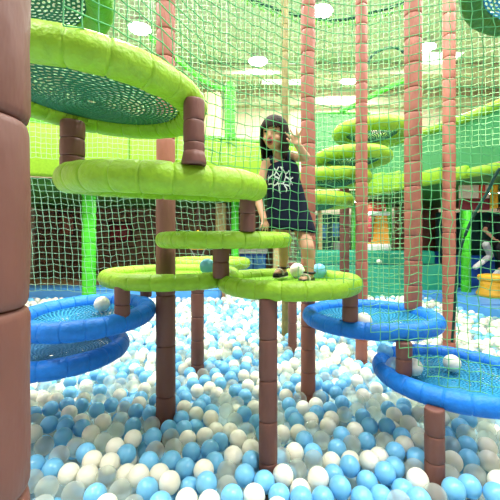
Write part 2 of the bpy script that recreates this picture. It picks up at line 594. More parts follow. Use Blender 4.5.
# ------------------------------------------------------------------ round platforms
def rim_mesh(R, r, nseg, wrinkle=1.0, seed=0):
    """a padded ring: sewn foam segments with narrow seams and fine creases"""
    rn = random.Random(seed)
    pos = [0, .018, .045, .10, .22, .36, .5, .64, .78, .90, .955, .982]
    sub, m = len(pos), 22
    N = nseg * sub
    V = np.zeros((N, m, 3))
    bul = [rn.uniform(.975, 1.025) for _ in range(nseg)]
    ph = [[rn.uniform(0, 6.28) for _ in range(m)] for _ in range(nseg)]
    wid = np.cumsum([rn.uniform(.8, 1.2) for _ in range(nseg)])
    wid = np.concatenate([[0], wid]) / wid[-1]
    for i in range(N):
        k = i // sub
        s = pos[i % sub]
        a = 2 * PI * (wid[k] * (1 - s) + wid[k + 1] * s)
        d = min(s, 1 - s)
        f = bul[k] * (1 - s) + bul[(k + 1) % nseg] * s
        f *= 1 - .085 * math.exp(-(d / .028) ** 2) + .022 * math.sin(PI * s)
        for j in range(m):
            p = 2 * PI * j / m
            q = f * (1 + wrinkle * .012 * math.sin(7 * p + ph[k][0] + 2 * s) * math.sin(PI * s) + .010 * math.sin(ph[k][j] + 5 * s) * math.sin(PI * s))
            rr = R + r * q * math.cos(p)
            V[i, j] = (rr * math.cos(a), rr * math.sin(a), r * q * math.sin(p))
    i = np.arange(N)[:, None]
    j = np.arange(m)[None, :]
    Fq = np.stack([i * m + j, ((i + 1) % N) * m + j, ((i + 1) % N) * m + (j + 1) % m, i * m + (j + 1) % m], -1).reshape(-1, 4)
    return quads_mesh('foam_rim', V.reshape(-1, 3), Fq)


def web_mesh(R, sag, cr=.0056, step=.0162):
    S = Strands(4)
    nr = int((R - .02) / step)
    prev = None
    for k in range(nr + 1):
        rk = .02 + (R - .02) * k / nr
        Mk = 28 if rk < .08 else 56 if rk < .17 else 112
        zz = -sag * (1 - (rk / R) ** 2)
        amp = .16 * step
        pts = []
        for i in range(Mk):
            a = 2 * PI * i / Mk
            rr = rk + amp * (1 if (i + k) % 2 else -1)
            pts.append((rr * math.cos(a), rr * math.sin(a), zz))
        S.path(pts, cr, True, .6)
        if prev is not None:
            pm, pp, pk = prev
            if pm == Mk:
                for i in range(Mk):
                    if (i + pk) % 2:                         # outward knot of the inner ring meets inward knot of this one
                        S.path([pp[i], pts[i]], cr * .9, False, .6)
            else:
                for i in range(pm):
                    if (i + pk) % 2:
                        S.path([pp[i], pts[(i * 2) % Mk]], cr * .9, False, .6)
        prev = (Mk, pts, k)
    return S.mesh('rope_web')


OCC_RINGS = []


def platform(label, c, R, r, rim, web, tilt=(0, 0), sag=.02, nseg=20, group=None, ties=None, name='round_platform', cord=.0056):
    t = thing(name, label, 'platform', c, (math.atan(tilt[0]), -math.atan(tilt[1]), 0), group)
    me = rim_mesh(R, r, nseg, seed=int(abs(c[0]) * 100 + c[2] * 1000))
    obj('foam_rim', me, rim, t).rotation_euler = (0, 0, random.uniform(0, 1))
    obj('rope_web', web_mesh(R - r * .7, sag, cord), web, t)
    if ties:
        b = Strands(4)
        n = 46
        for i in range(n):
            a = 2 * PI * i / n
            rr = R - r * .85
            ang = [2 * PI * q / 7 for q in range(7)]
            b.path([((rr + .012 * math.cos(q)) * math.cos(a), (rr + .012 * math.cos(q)) * math.sin(a), -.004 + .012 * math.sin(q)) for q in ang], .0028, True)
        obj('web_lacing', b.mesh('web_lacing'), ties, t)
    OCC_RINGS.append((Vector(c), R, r, tilt))
    return t


li, bl = M['lime'], M['blue']
platform('highest big lime platform with dark green web in the upper left', (-.550, 1.22, 1.502), .348, .049, li, M['web_green'], (.019, -.09), .02, 22, ties=M['lime'], cord=.0049)
platform('shade-dark green rimmed platform cut by the top edge above the big top left platform', (-.885, 1.22, 1.895), .335, .05, M['lime_dark'], M['web_green'], (0, 0), .02, 20)  # rim unlit from below; that shade is put into its darker green
platform('wide plump lime platform below the highest one at left', (-.346, 1.462, 1.229), .366, .0516, li, M['web_lime'], (.083, -.037), .012, 22, ties=M['lime'])
platform('thin lime disc at eye level left of the girl dress', (-.128, 1.754, 1.0), .298, .037, li, M['web_lime'], (0, 0), .01, 26)
platform('lime platform with the girl standing on it', (.211, 1.928, .768), .346, .0465, li, M['web_lime'], (0, 0), .012, 22)
platform('lime platform around the central post at left, carrying a blue ball', (-.474, 2.121, .785), .371, .043, li, M['web_lime'], (0, 0), .012, 24)
platform('lime platform farther back behind the central post platform', (-.36, 3.05, .80), .32, .045, li, M['web_lime'], (0, 0), .012, 22)
platform('upper of the two blue platforms at the left', (-.922, 1.98, .578), .325, .052, bl, M['web_blue'], (.05, .03), .04, 22)
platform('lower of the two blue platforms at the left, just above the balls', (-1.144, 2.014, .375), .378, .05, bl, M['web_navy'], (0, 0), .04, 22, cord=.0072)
platform('middle blue platform right of the girl below the tall post', (.74, 2.159, .526), .366, .046, bl, M['web_blue'], (0, 0), .03, 24)
platform('lowest blue platform at the right edge with a white ball on its web', (1.083, 1.86, .287), .363, .0464, bl, M['web_blue'], (.007, -.015), .04, 24, cord=.0068)
platform('shaded underside of a green rimmed blue web platform in the top right corner', (1.47, 1.45, 2.165), .47, .05, M['deep_green'], M['web_blue'], (0, 0), .02, 20)  # deep green rim carries the shade of the unlit underside in its colour
platform('top one of the four green stepping discs at back right', (1.255, 3.62, 2.11), .325, .070, li, M['web_green'], (0, 0), .085, 20, 'green stepping discs', cord=.0066)
platform('second from top of the four green stepping discs at back right', (1.03, 3.52, 1.82), .32, .062, li, M['web_green'], (0, 0), .085, 20, 'green stepping discs', cord=.0066)
platform('third from top of the four green stepping discs at back right', (.81, 3.42, 1.60), .305, .06, li, M['web_green'], (0, 0), .085, 20, 'green stepping discs', cord=.0066)
platform('lowest of the four green stepping discs, beside the girl dress', (.62, 3.32, 1.365), .30, .06, li, M['web_green'], (0, 0), .085, 20, 'green stepping discs', cord=.0066)

# ------------------------------------------------------------------ nets
def catmull(P_, n):
    P_ = [np.array(p, float) for p in P_]
    Q = [2 * P_[0] - P_[1]] + P_ + [2 * P_[-1] - P_[-2]]
    out = []
    for i in range(1, len(Q) - 2):
        for k in range(n):
            t = k / n
            a, b_, c, d = Q[i - 1:i + 3]
            out.append(.5 * ((2 * b_) + (-a + c) * t + (2 * a - 5 * b_ + 4 * c - d) * t * t + (-a + 3 * b_ - 3 * c + d) * t ** 3))
    out.append(Q[-2])
    return np.array(out)


def resample(C, step):
    s = np.concatenate([[0], np.cumsum(np.linalg.norm(np.diff(C, axis=0), axis=1))])
    n = max(2, int(s[-1] / step) + 1)
    q = np.linspace(0, s[-1], n)
    return np.stack([np.interp(q, s, C[:, k]) for k in range(C.shape[1])], 1)


def net_mesh(name, path, ztop, zbot, step, cr, wob=.0028, skew=0, sides=4, push=None, vstep=None):
    """hanging square-mesh net along a plan path; zbot(x, y) is its lower edge"""
    vstep = vstep or step
    C = resample(path, step)
    nrow = int((ztop - min(zbot(*c) for c in C)) / vstep) + 1
    r = np.random.default_rng(3)
    N = np.zeros((len(C), nrow, 3))
    ok = np.zeros((len(C), nrow), bool)
    # smooth billow of the cloth
    T = np.gradient(C, axis=0)
    T /= np.linalg.norm(T, axis=1)[:, None]
    for i, c in enumerate(C):
        nb = zbot(*c)
        for j in range(nrow):
            z = ztop - j * vstep + .14 * vstep * ((i % 2) - .5)
            bil = .018 * math.sin(i * .21 + j * .13) + .012 * math.sin(j * .31 - i * .11)
            x = c[0] - T[i, 1] * bil + T[i, 0] * (skew * (ztop - z) + r.normal() * wob)
            y = c[1] + T[i, 0] * bil + T[i, 1] * (skew * (ztop - z)) + r.normal() * wob * .4
            if push:
                x, y, z = push(x, y, z)
            N[i, j] = (x, y, z + .012 * math.sin(i * .37) + r.normal() * wob)
            ok[i, j] = z >= nb - vstep * .5
    S = Strands(sides)
    for j in range(nrow):
        run = []
        for i in range(len(C) + 1):
            if i < len(C) and ok[i, j]:
                run.append(N[i, j])
            else:
                S.path(run, cr)
                run = []
    for i in range(len(C)):
        run = [N[i, j] for j in range(nrow) if ok[i, j]]
        if len(run) > 1:
            A = np.array(run)
            S.path(A, cr)
    return S.mesh(name), N, ok


front = catmull([(-.43, .82), (-.36, .95), (-.27, 1.12), (-.16, 1.29), (.0, 1.45), (.12, 1.54), (.26, 1.60), (.45, 1.63), (.65, 1.63), (.85, 1.6), (1.05, 1.56), (1.30, 1.47), (1.6, 1.36)], 8)


def front_bottom(x, y):
    u = CX + F * x / y
    pts = [(60, 1.52), (190, 1.50), (206, 1.30), (262, 1.24), (268, 1.0), (290, .99), (292, .80), (355, .80), (366, .60), (420, .40), (440, .33), (520, .31)]
    return float(np.interp(u, [p[0] for p in pts], [p[1] for p in pts]))


me, FN, FOK = net_mesh('climbing_net', front, 2.36, front_bottom, .0425, .0019)
tag(obj('climbing_net', me, M['net']), 'green square mesh climbing net hanging in front of the girl', 'net')

leftnet = catmull([(-1.66, 2.42), (-1.2, 2.48), (-.75, 2.54), (-.4, 2.60), (.05, 2.56), (.3, 2.52)], 8)
me, _, _ = net_mesh('safety_net', leftnet, 1.42, lambda x, y: .62 if x < -.25 else .80, .0435, .0017, skew=.10)
tag(obj('safety_net', me, M['net_pale']), 'pale green net hanging under the lime platforms before the brown wall', 'net')

rear = catmull([(-3.1, 4.1), (-2.0, 4.25), (-.8, 4.35), (.6, 4.4), (1.6, 4.2), (2.4, 3.7), (2.85, 3.2)], 8)
me, _, _ = net_mesh('backdrop_net', rear, 4.75, lambda x, y: 2.0 if x < .3 or x > 1.9 else .35, .060, .0031, sides=3)
tag(obj('backdrop_net', me, M['net_far']), 'fine green net curtain enclosing the tower at the back up to the ceiling', 'net')

# slack gathers of net along ropes under the ceiling
def gathered_rope(label, pts, r, tuft, mat):
    t = thing('gathered_net_rope', label, 'rope', pts[0])
    C = catmull(pts, 10) - np.array(pts[0])
    obj('rope', tube_path(bmesh.new(), C, r, 8), mat, t)
    R_ = resample(C, .075)
    for k, p in enumerate(R_):
        S = Strands(5)
        S.path([p + (0, 0, .03), p + (random.uniform(-.02, .02), 0, -tuft), p + (random.uniform(-.04, .04), 0, -tuft * 1.6)], .013)
        obj('net_gather', S.mesh('net_gather'), M['lime_dark'], t)


gathered_rope('dark green rope with gathered net sagging across the top middle', [tuple(P(225, -12, 4.55)), tuple(P(262, 4, 4.6)), tuple(P(300, 16, 4.6)), tuple(P(340, 20, 4.6)), tuple(P(375, 12, 4.5)), tuple(P(415, 0, 4.3))], .02, .06, M['rope'])
t = tag(obj('arched_tube', tube_path(bmesh.new(), catmull([P(366, 68, 4.7), P(372, 56, 4.7), P(384, 49, 4.7), P(396, 48, 4.7), P(406, 55, 4.7), P(410, 66, 4.7)], 8), .018, 8), M['rope']),
        'thin dark green arched tube left of the tall post on the blue platform', 'tube')
tag(obj('sloping_green_tube', tube_path(bmesh.new(), catmull([P(340, 112, 4.9), P(372, 96, 4.9), P(405, 80, 4.9), P(420, 74, 4.9)], 6), .035, 8), M['green_post']),
    'green tube sloping up to the right above the stepping discs', 'tube')
tag(obj('sloping_green_rope', tube_path(bmesh.new(), catmull([P(150, 38, 4.7), P(180, 62, 4.75), P(206, 82, 4.8), P(226, 90, 4.8)], 6), .035, 8), M['green_post']),
    'green padded rope sloping down to the short green post on the gallery', 'rope')
rope_pts = [P(500, 168, 1.50), P(494, 178, 1.52), P(487, 193, 1.55), P(479, 206, 1.57), P(468, 228, 1.6), P(460, 252, 1.62), P(456, 285, 1.64), P(454, 318, 1.66), P(452, 342, 1.68)]
tag(obj('net_edge_rope', tube_path(bmesh.new(), catmull(rope_pts, 6), [.0065] * 49, 8), M['rope']), 'dark green edge rope of the net curving down at the right', 'rope')

for o in [q for q in COL.objects if q.name in ('arched_tube', 'sloping_green_tube', 'sloping_green_rope')]:
    vs = [v.co for v in o.data.vertices]
    a_, b_ = min(vs, key=lambda c: c.x), max(vs, key=lambda c: c.x)
    for c in (a_, b_, max(vs, key=lambda c: c.z)):
        obj('hanger', tube_path(bmesh.new(), [(c.x, c.y, c.z - .01), (c.x, c.y, 4.9)], .004, 5), M['steel'], o)

# ------------------------------------------------------------------ background furniture
def pad_block(name, label, cat, c, s, mat, bev=.05, group=None, rz=0):
    t = thing(name, label, cat, (c[0], c[1], c[2] - s[2] / 2), (0, 0, rz), group)
    obj('padding', box((0, 0, s[2] / 2), s, bev, 0, 3), mat, t)
    bm = bmesh.new()
    for z in (.12, .88):
        tube_path(bm, [(x * s[0] / 2, y * s[1] / 2, s[2] * z) for x, y in ((-1, -1), (1, -1), (1, 1), (-1, 1))], .008, 6, True)
    obj('piping', bm, mat, t)
    return t


def column(px, Y, w, z0, z1, label, mat):
    x, y = at(px, Y)
    t = thing('padded_column', label, 'column', (x, y, z0))
    obj('shaft', box((0, 0, (z1 - z0) / 2), (w, w, z1 - z0), .02), mat, t)
    obj('plinth', box((0, 0, .06), (w * 1.12, w * 1.12, .12), .015), mat, t)


column(221, 7.6, .22, .03, 1.79, 'pale tan column between the lime platforms left of the slim green post', M['tan'])
column(277, 7.4, .17, .03, 1.79, 'narrow tan column seen left of the legs of the girl', M['tan'])
column(320, 7.9, .09, .03, 1.79, 'thin tan column just right of the girl dress', M['tan'])
column(400, 8.3, .22, .03, 1.79, 'brown tan column left of the tall post on the blue platform', M['salmon'])
column(426, 8.7, .42, .03, 1.79, 'wide brown padded column between the two tall right posts', M['salmon'])
column(213, 8.2, .36, 1.9, 4.4, 'pale yellow square column above the lime gallery guard', M['beige_col'])

# teal stepped mats at the back of the pit
pad_block('step_mat', 'teal foam step carrying the orange machine right of the girl legs', 'foam step', (2.3, 7.18, .395), (2.6, .8, .79), M['teal'])
b = bmesh.new()
w0 = [(-1.35, 0, 0), (1.35, 0, 0), (1.35, .30, 0), (-1.35, .30, 0)]
v0 = [b.verts.new(p) for p in w0]
v1 = [b.verts.new((x, y if y else .20, .60)) for x, y, z in w0]
b.faces.new(v0[::-1])
b.faces.new(v1)
for i in range(4):
    b.faces.new((v0[i], v0[(i + 1) % 4], v1[(i + 1) % 4], v1[i]))
t = thing('foam_ramp', 'dark teal foam ramp sloping into the balls at the back right', 'foam ramp', (2.3, 6.46, -.06))
obj('padding', b, M['teal'], t, False)
b = bmesh.new()
tube_path(b, [(-1.35, .20, .60), (1.35, .20, .60)], .012, 6)
obj('piping', b, M['teal_dark'], t)

# blue mat at right, its seams, and what stands on it
b = bmesh.new()
mp = [(3.38, 3.2), (3.30, 4.6), (3.12, 6.9), (6.5, 6.9), (6.5, 3.2)]
vb = [b.verts.new((x, y, -.16)) for x, y in mp]
vt = [b.verts.new((x, y, .07)) for x, y in mp]
b.faces.new(vb[::-1])
b.faces.new(vt)
for i in range(5):
    b.faces.new((vb[i], vb[(i + 1) % 5], vt[(i + 1) % 5], vt[i]))
bmesh.ops.bevel(b, geom=[e for e in b.edges if e.verts[0].co.z > 0 and e.verts[1].co.z > 0], offset=.05, segments=3, affect='EDGES')
t = thing('floor_mat', 'wide sky blue foam mat bordering the balls at the right', 'mat', (0, 0, 0))
obj('padding', b, M['mat_blue'], t, False)
b = bmesh.new()
tube_path(b, [(3.2, 6.0, .071), (6.4, 6.0, .071)], .007, 6)
obj('seam', b, M['deep_blue'], t)
tube_path_b = bmesh.new()
tube_path(tube_path_b, [(3.3, 5.0, .071), (6.4, 5.0, .071)], .007, 6)
obj('seam', tube_path_b, M['deep_blue'], t)

pad_block('border_mat', 'low blue foam border at the left end of the pit under the brown wall', 'mat', (-2.5, 6.62, .0), (3.9, .55, .24), M['mat_blue'])
pad_block('play_block', 'deep blue foam block behind the yellow stool', 'foam block', (4.55, 7.25, .36), (.72, .55, .64), M['deep_blue'])
pad_block('play_block', 'dark blue foam block beside the pinkish post at the back', 'foam block', (3.98, 7.95, .40), (.5, .4, .7), M['deep_blue'])
pad_block('seat_block', 'dark teal padded bench under the seated person', 'bench', (5.35, 7.35, .42), (.8, .8, .70), M['teal_dark'])
t = thing('padded_screen', 'dark teal padded screen behind the seated person', 'screen', (5.35, 8.2, .05))
for k in range(4):
    obj('panel', box((-.75 + k * .5, 0, .8), (.48, .14, 1.6), .04), M['teal_dark'], t)
x, y = at(474, 5.0)
t = thing('hanging_board', 'pale pink board with red band hanging under the bridge at the right', 'sign board', (x, y, 1.44))
obj('board', box((0, 0, .25), (.42, .04, .19), .008), M['backwall'], t)
obj('red_band', box((.10, -.024, .25), (.09, .012, .19), .004), M['red'], t)
obj('maroon_band', box((0, 0, .07), (.42, .04, .16), .008), M['maroon'], t)
for k in (-.15, .15):
    obj('hanger', tube_path(bmesh.new(), [(k, 0, .34), (k, 0, .365)], .006, 6), M['steel'], t)
x, y = at(494, 5.1)
post('hanging_pad', x, y, 1.46, 1.80, .10, .17, M['yellow'], 'yellow padded sleeve hanging under the bridge above the seated person', cat='pad')

t = thing('round_stool', 'round yellow foam stool on the blue mat at the right edge', 'stool', (4.05, 5.75, .07))
obj('seat', add_lathe(bmesh.new(), [(.05, .36), (.22, .36), (.255, .35), (.27, .32), (.265, .28), (.25, .26), (.2, .26)], 32), M['yellow'], t)
obj('base', add_lathe(bmesh.new(), [(.25, 0), (.285, .02), (.29, .06), (.26, .10), (.24, .18), (.24, .27), (.1, .27)], 32), M['yellow'], t)

# orange machine under the gallery
x, y = at(376.5, 7.05)
t = thing('arcade_machine', 'orange play machine with red top and white base under the gallery', 'machine', (x, y, .79))
b = bmesh.new()
prof = [(-.19, -.20, .13), (.19, -.20, .13), (.16, -.13, .70), (-.06, -.13, .70)]
f0 = [b.verts.new(p) for p in prof]
f1 = [b.verts.new((p[0], .20, p[2])) for p in prof]
b.faces.new(f0)
b.faces.new(f1[::-1])
for i in range(4):
    b.faces.new((f0[i], f1[i], f1[(i + 1) % 4], f0[(i + 1) % 4]))
obj('cabinet', b, M['orange'], t, False)
obj('base', box((0, 0, .065), (.42, .46, .13), .02), M['white'], t)
obj('shelf', box((0, -.03, .73), (.40, .36, .08), .02), M['white'], t)
obj('back_post', box((.15, .10, .86), (.08, .08, .22), .01), M['tan'], t)
obj('top_sign', box((-.03, -.02, .88), (.34, .30, .20), .06), M['red'], t)
obj('side_panel', box((-.155, 0, .42), (.07, .38, .52), .02), M['maroon'], t)

# orange domed lamp-like seat behind the thin lime disc
x, y = at(198, 4.7)
t = thing('hanging_lantern', 'orange domed lantern seen under the thin lime disc', 'lantern', (x, y, .86))
obj('shade', add_lathe(bmesh.new(), [(.02, .20), (.06, .17), (.11, .13), (.13, .07), (.115, .02), (.06, .0)], 24), M['orange'], t)
obj('finial', add_lathe(bmesh.new(), [(.035, .19), (.03, .23), (.012, .27)], 12), M['yellow'], t)
obj('inner_shade', add_lathe(bmesh.new(), [(.09, .01), (.055, -.04), (.015, -.09)], 20), M['pole'], t)
for s in (-1, 1):
    obj('strut', tube_path(bmesh.new(), [(s * .10, 0, .03), (s * .05, 0, -.07), (s * .012, 0, -.13)], .008, 6), M['steel'], t)
obj('stem', tube_path(bmesh.new(), [(0, 0, .26), (0, 0, .94)], .008, 6), M['pole'], t)

# pictures and cupboards on the dark wall at the left
for px, py, wd, h, lab, mt in ((55, 192, .5, .28, 'tan sign high on the brown wall at left', M['tan']), (66, 224, .42, .62, 'pinkish brown picture on the brown wall left of the green post', M['salmon']),
                               (120, 232, .6, .5, 'dark picture on the brown wall right of the green post', M['maroon'])):
    p = P(px, py, 8.88)
    t = thing('wall_picture', lab, 'picture', (p.x, 8.92, p.z - h / 2))
    obj('frame', box((0, 0, h / 2), (wd, .05, h), .01), M['pole'], t)
    obj('picture_sheet', box((0, -.028, h / 2), (wd * .84, .01, h * .84)), mt, t)
x, y = at(253, 8.6)
t = thing('storage_cabinet', 'low blue cabinet with a pale top seen beneath the thin lime disc', 'cabinet', (x, y, .03))
obj('body', box((0, 0, .32), (.62, .45, .64), .02), M['deep_blue'], t)
obj('worktop', box((0, 0, .70), (.68, .5, .12), .02), M['white'], t)
obj('door', box((-.15, -.235, .32), (.27, .02, .54), .005), M['mat_blue'], t)
obj('door', box((.15, -.235, .32), (.27, .02, .54), .005), M['mat_blue'], t)
x, y = at(330, 8.6)
t = thing('storage_shelf', 'dark shelf unit with pale blue boxes right of the girl', 'shelf', (x, y, .05))
obj('frame', box((0, .1, .8), (.62, .3, 1.55), .01), M['teal_dark'], t)
for k, (zz, ww) in enumerate(((1.2, .2), (.75, .25), (1.15, -.3))):
    obj('box_front', box((ww * .6, -.07, zz), (.16, .06, .34), .01), M['mat_blue'] if k != 1 else M['grey_cloth'], t)


# ------------------------------------------------------------------ people
def capsule(bm, p, q, r0, r1, n=14):
    p, q = Vector(p), Vector(q)
    d = q - p
    L = d.length
    t = d.normalized() if L > 1e-6 else Vector((0, 0, 1))
    u = t.orthogonal().normalized()
    w_ = t.cross(u)
    rings = []
    for k in range(5):
        a = -PI / 2 + (PI / 2) * (k + .5) / 5
        rings.append((p + t * r0 * math.sin(a), r0 * math.cos(a)))
    for k in range(5):
        a = (PI / 2) * (k + .5) / 5
        rings.append((q + t * r1 * math.sin(a), r1 * math.cos(a)))
    R_ = [[bm.verts.new(c + (u * math.cos(2 * PI * j / n) + w_ * math.sin(2 * PI * j / n)) * r) for j in range(n)] for c, r in rings]
    for a, b_ in zip(R_, R_[1:]):
        for j in range(n):
            bm.faces.new((a[j], a[(j + 1) % n], b_[(j + 1) % n], b_[j]))
    bm.faces.new(R_[0][::-1])
    bm.faces.new(R_[-1])


def ellip(bm, c, r, rot=None, n=20):
    res = bmesh.ops.create_uvsphere(bm, u_segments=n, v_segments=n // 2 + 2, radius=1)
    m = Matrix.Translation(c) @ (rot.to_matrix().to_4x4() if rot else Matrix.Identity(4)) @ Matrix.Diagonal((*r, 1))
    bmesh.ops.transform(bm, matrix=m, verts=res['verts'])


def fused(name, bm, voxel, smooth, mat, parent):
    """one continuous skin over overlapping limbs"""
    me = bpy.data.meshes.new(name)
    bm.to_mesh(me)
    bm.free()
    o = bpy.data.objects.new(name, me)
    COL.objects.link(o)
    r = o.modifiers.new('r', 'REMESH')
    r.mode = 'VOXEL'
    r.voxel_size = voxel
    s = o.modifiers.new('s', 'SMOOTH')
    s.iterations = smooth
    s.factor = .5
    dg = bpy.context.evaluated_depsgraph_get()
    dg.update()
    me2 = bpy.data.meshes.new_from_object(o.evaluated_get(dg))
    bpy.data.objects.remove(o)
    bpy.data.meshes.remove(me)
    me2.name = name
    me2.polygons.foreach_set('use_smooth', [True] * len(me2.polygons))
    me2.materials.clear()
    return obj(name, me2, mat, parent)


def loft(rings, n=28, cap=True):
    """rings of (centre, half width vector, half depth vector)"""
    bm = bmesh.new()
    R_ = []
    for c, a, b_ in rings:
        c, a, b_ = Vector(c), Vector(a), Vector(b_)
        R_.append([bm.verts.new(c + a * math.cos(2 * PI * j / n) + b_ * math.sin(2 * PI * j / n)) for j in range(n)])
    for p, q in zip(R_, R_[1:]):
        for j in range(n):
            bm.faces.new((p[j], p[(j + 1) % n], q[(j + 1) % n], q[j]))
    return bm


def hand(bm, wrist, dirv, palmn, size, spread, curl, thumb_side):
    """palm, four unequal bent fingers and a thumb; dirv along the hand, palmn out of the palm"""
    d = Vector(dirv).normalized()
    nrm = Vector(palmn)
    nrm = (nrm - d * nrm.dot(d)).normalized()
    s = d.cross(nrm).normalized() * thumb_side          # towards the thumb
    w_ = Vector(wrist)
    k = size
    for q in (-.17, 0, .17):
        capsule(bm, w_ + s * q * k * .7, w_ + d * .46 * k + s * q * k * 1.15, .085 * k, .085 * k, 10)
    for i, (off, ln) in enumerate(((.27, .40), (.09, .46), (-.09, .42), (-.26, .33))):
        base = w_ + d * .44 * k + s * off * k
        dd = (d + s * spread * off * 2.2).normalized()
        a = base + dd * ln * k * .45 + nrm * curl * .05 * k
        b_ = a + (dd + nrm * curl * .5).normalized() * ln * k * .32
        c = b_ + (dd + nrm * curl * 1.0).normalized() * ln * k * .25
        capsule(bm, base, a, .068 * k, .062 * k, 10)
        capsule(bm, a, b_, .062 * k, .056 * k, 10)
        capsule(bm, b_, c, .056 * k, .046 * k, 10)
    tb = w_ + d * .12 * k + s * .2 * k
    tm = tb + (d * .55 + s * .8 + nrm * .15).normalized() * .24 * k
    te = tm + (d * .9 + s * .4 + nrm * curl * .3).normalized() * .2 * k
    capsule(bm, tb, tm, .085 * k, .07 * k, 10)
    capsule(bm, tm, te, .07 * k, .054 * k, 10)


def head_parts(bm, hc, f, s, up, k):
    """skull, jaw, nose, ears, cheeks into a body mesh; f face direction, s person's left... all unit"""
    B = Matrix((s, f, up)).transposed()
    rot = B.to_quaternion()
    ellip(bm, hc + up * .012 * k, (.070 * k, .078 * k, .085 * k), rot, 24)
    ellip(bm, hc + f * .014 * k - up * .035 * k, (.058 * k, .060 * k, .062 * k), rot, 20)
    ellip(bm, hc + f * .030 * k - up * .076 * k, (.026 * k, .028 * k, .022 * k), rot, 14)
    for q in (-1, 1):
        ellip(bm, hc + f * .046 * k - up * .035 * k + s * q * .034 * k, (.022 * k, .022 * k, .022 * k), rot, 12)
        ellip(bm, hc + s * q * .072 * k - up * .012 * k, (.010 * k, .016 * k, .024 * k), rot, 12)
    ellip(bm, hc + f * .080 * k - up * .026 * k, (.011 * k, .012 * k, .011 * k), rot, 12)
    capsule(bm, hc + f * .075 * k + up * .008 * k, hc + f * .082 * k - up * .022 * k, .007 * k, .009 * k, 8)


def frame_of(f, up):
    f = Vector(f).normalized()
    up = Vector(up)
    up = (up - f * up.dot(f)).normalized()
    return f, f.cross(up).normalized(), up


def face_features(root, hc, f, s, up, k, openness):
    rot = Matrix((s, f, up)).transposed().to_quaternion()
    for q in (-1, 1):
        b = bmesh.new()
        ellip(b, hc + f * .0705 * k + up * .002 * k + s * q * .030 * k, (.0125 * k, .006 * k, .0065 * k), rot, 14)
        obj('eye', b, M['eye'], root)
        b = bmesh.new()
        c = hc + f * .072 * k + up * .021 * k + s * q * .030 * k
        tube_path(b, [c - s * .016 * k - up * .002 * k, c + up * .003 * k, c + s * .016 * k - up * .002 * k], .0028 * k, 6)
        obj('eyebrow', b, M['hair'], root)
    b = bmesh.new()
    ellip(b, hc + f * .0735 * k - up * .056 * k, (.022 * k, .008 * k, .024 * k * openness + .004), rot, 16)
    obj('lips', b, M['lip'], root)
    b = bmesh.new()
    ellip(b, hc + f * .0765 * k - up * .056 * k, (.016 * k, .0085 * k, .019 * k * openness + .001), rot, 16)
    obj('open_mouth', b, M['mouth'], root)


def bob_hair(root, hc, f, s, up, k, side_len, fringe):
    """a bob with a straight fringe: a thick shell over the skull, open at the face"""
    bm = bmesh.new()
    n, m = 60, 16
    outer, inner = [], []
    for i in range(n):
        a = 2 * PI * i / n
        ca = math.cos(a)                                   # 1 at the face
        face = max(0.0, min(1.0, (ca - .52) / .16))
        ragged = .006 * math.sin(i * 2.7) + .005 * math.sin(i * 5.1)
        zend = (fringe * face + side_len * (1 - face)) * k + ragged * k
        co_, ci = [], []
        for j in range(m):
            tt = j / (m - 1)
            zt = .115 * k + (zend - .115 * k) * tt
            zc = (zt - .012 * k) / (.100 * k)
            if zc > 0:
                rad = math.sqrt(max(0.0, 1 - zc * zc))
            else:
                rad = 1 + .06 * math.sin(min(1, -zc) * PI) - .10 * max(0, -zc - .8)
            wob = 1 + .012 * math.sin(i * 1.9 + j * .3)
            dirv = s * math.sin(a) * .088 * k + f * ca * (.089 * k if ca < 0 else .090 * k)
            po = hc + dirv * rad * wob + up * zt
            co_.append(po)
            ci.append(hc + dirv * rad * (.84 if zc < .5 else .86) + up * (zt - (.012 * k if zc > .3 else 0)))
        outer.append([bm.verts.new(p) for p in co_])
        inner.append([bm.verts.new(p) for p in ci])
    for i in range(n):
        i2 = (i + 1) % n
        for j in range(m - 1):
            bm.faces.new((outer[i][j], outer[i2][j], outer[i2][j + 1], outer[i][j + 1]))
            bm.faces.new((inner[i][j], inner[i][j + 1], inner[i2][j + 1], inner[i2][j]))
        bm.faces.new((outer[i][-1], outer[i2][-1], inner[i2][-1], inner[i][-1]))
    bmesh.ops.remove_doubles(bm, verts=bm.verts[:], dist=.0006)
    return obj('hair', bm, M['hair'], root)


# ---- the waving girl, standing on the lime platform
def W(px, py, Y):
    return P(px, py, Y)


girl_at = W(300, 282, 1.95)
girl = thing('person', 'girl in a navy sleeveless dress waving with open mouth on the lime platform', 'person', (0, 0, 0))
f, s, up = frame_of((-.42, -.88, -.10), (.03, -.02, 1))
hc = W(274.5, 133.5, 1.91)
K = .89
bm = bmesh.new()
head_parts(bm, hc, f, s, up, K)
neck0, neck1 = W(279.5, 159, 1.945), hc - up * .045 + f * -.014
capsule(bm, neck0, neck1, .032, .028)
chest, waist, hip = W(281, 170, 1.95), W(284, 192, 1.96), W(289, 212, 1.97)
shR, shL = W(291.5, 156.5, 1.955), W(266.5, 164, 1.94)
capsule(bm, shL, shR, .030, .030)
ellip(bm, chest, (.082, .058, .075), None, 20)
ellip(bm, waist, (.064, .052, .075), None, 20)
ellip(bm, hip, (.075, .060, .065), None, 20)
capsule(bm, chest, waist, .056, .054)
capsule(bm, waist, hip, .054, .060)
# raised arm: elbow out, hand up by the face
elR, wrR = W(305.5, 157, 1.87), W(297, 144, 1.81)
capsule(bm, shR, elR, .031, .025)
capsule(bm, elR, wrR, .025, .018)
hand(bm, wrR, W(293, 127, 1.79) - wrR, (-.15, -1, .05), .092, 1.1, .22, -1)
# lowered arm: hand on the thin disc
elL, wrL = W(257.5, 198, 1.93), W(264, 219, 1.86)
capsule(bm, shL, elL, .030, .024)
capsule(bm, elL, wrL, .024, .017)
hand(bm, wrL, (.05, -.35, -.9), (-.5, .6, .1), .080, .5, .7, 1)
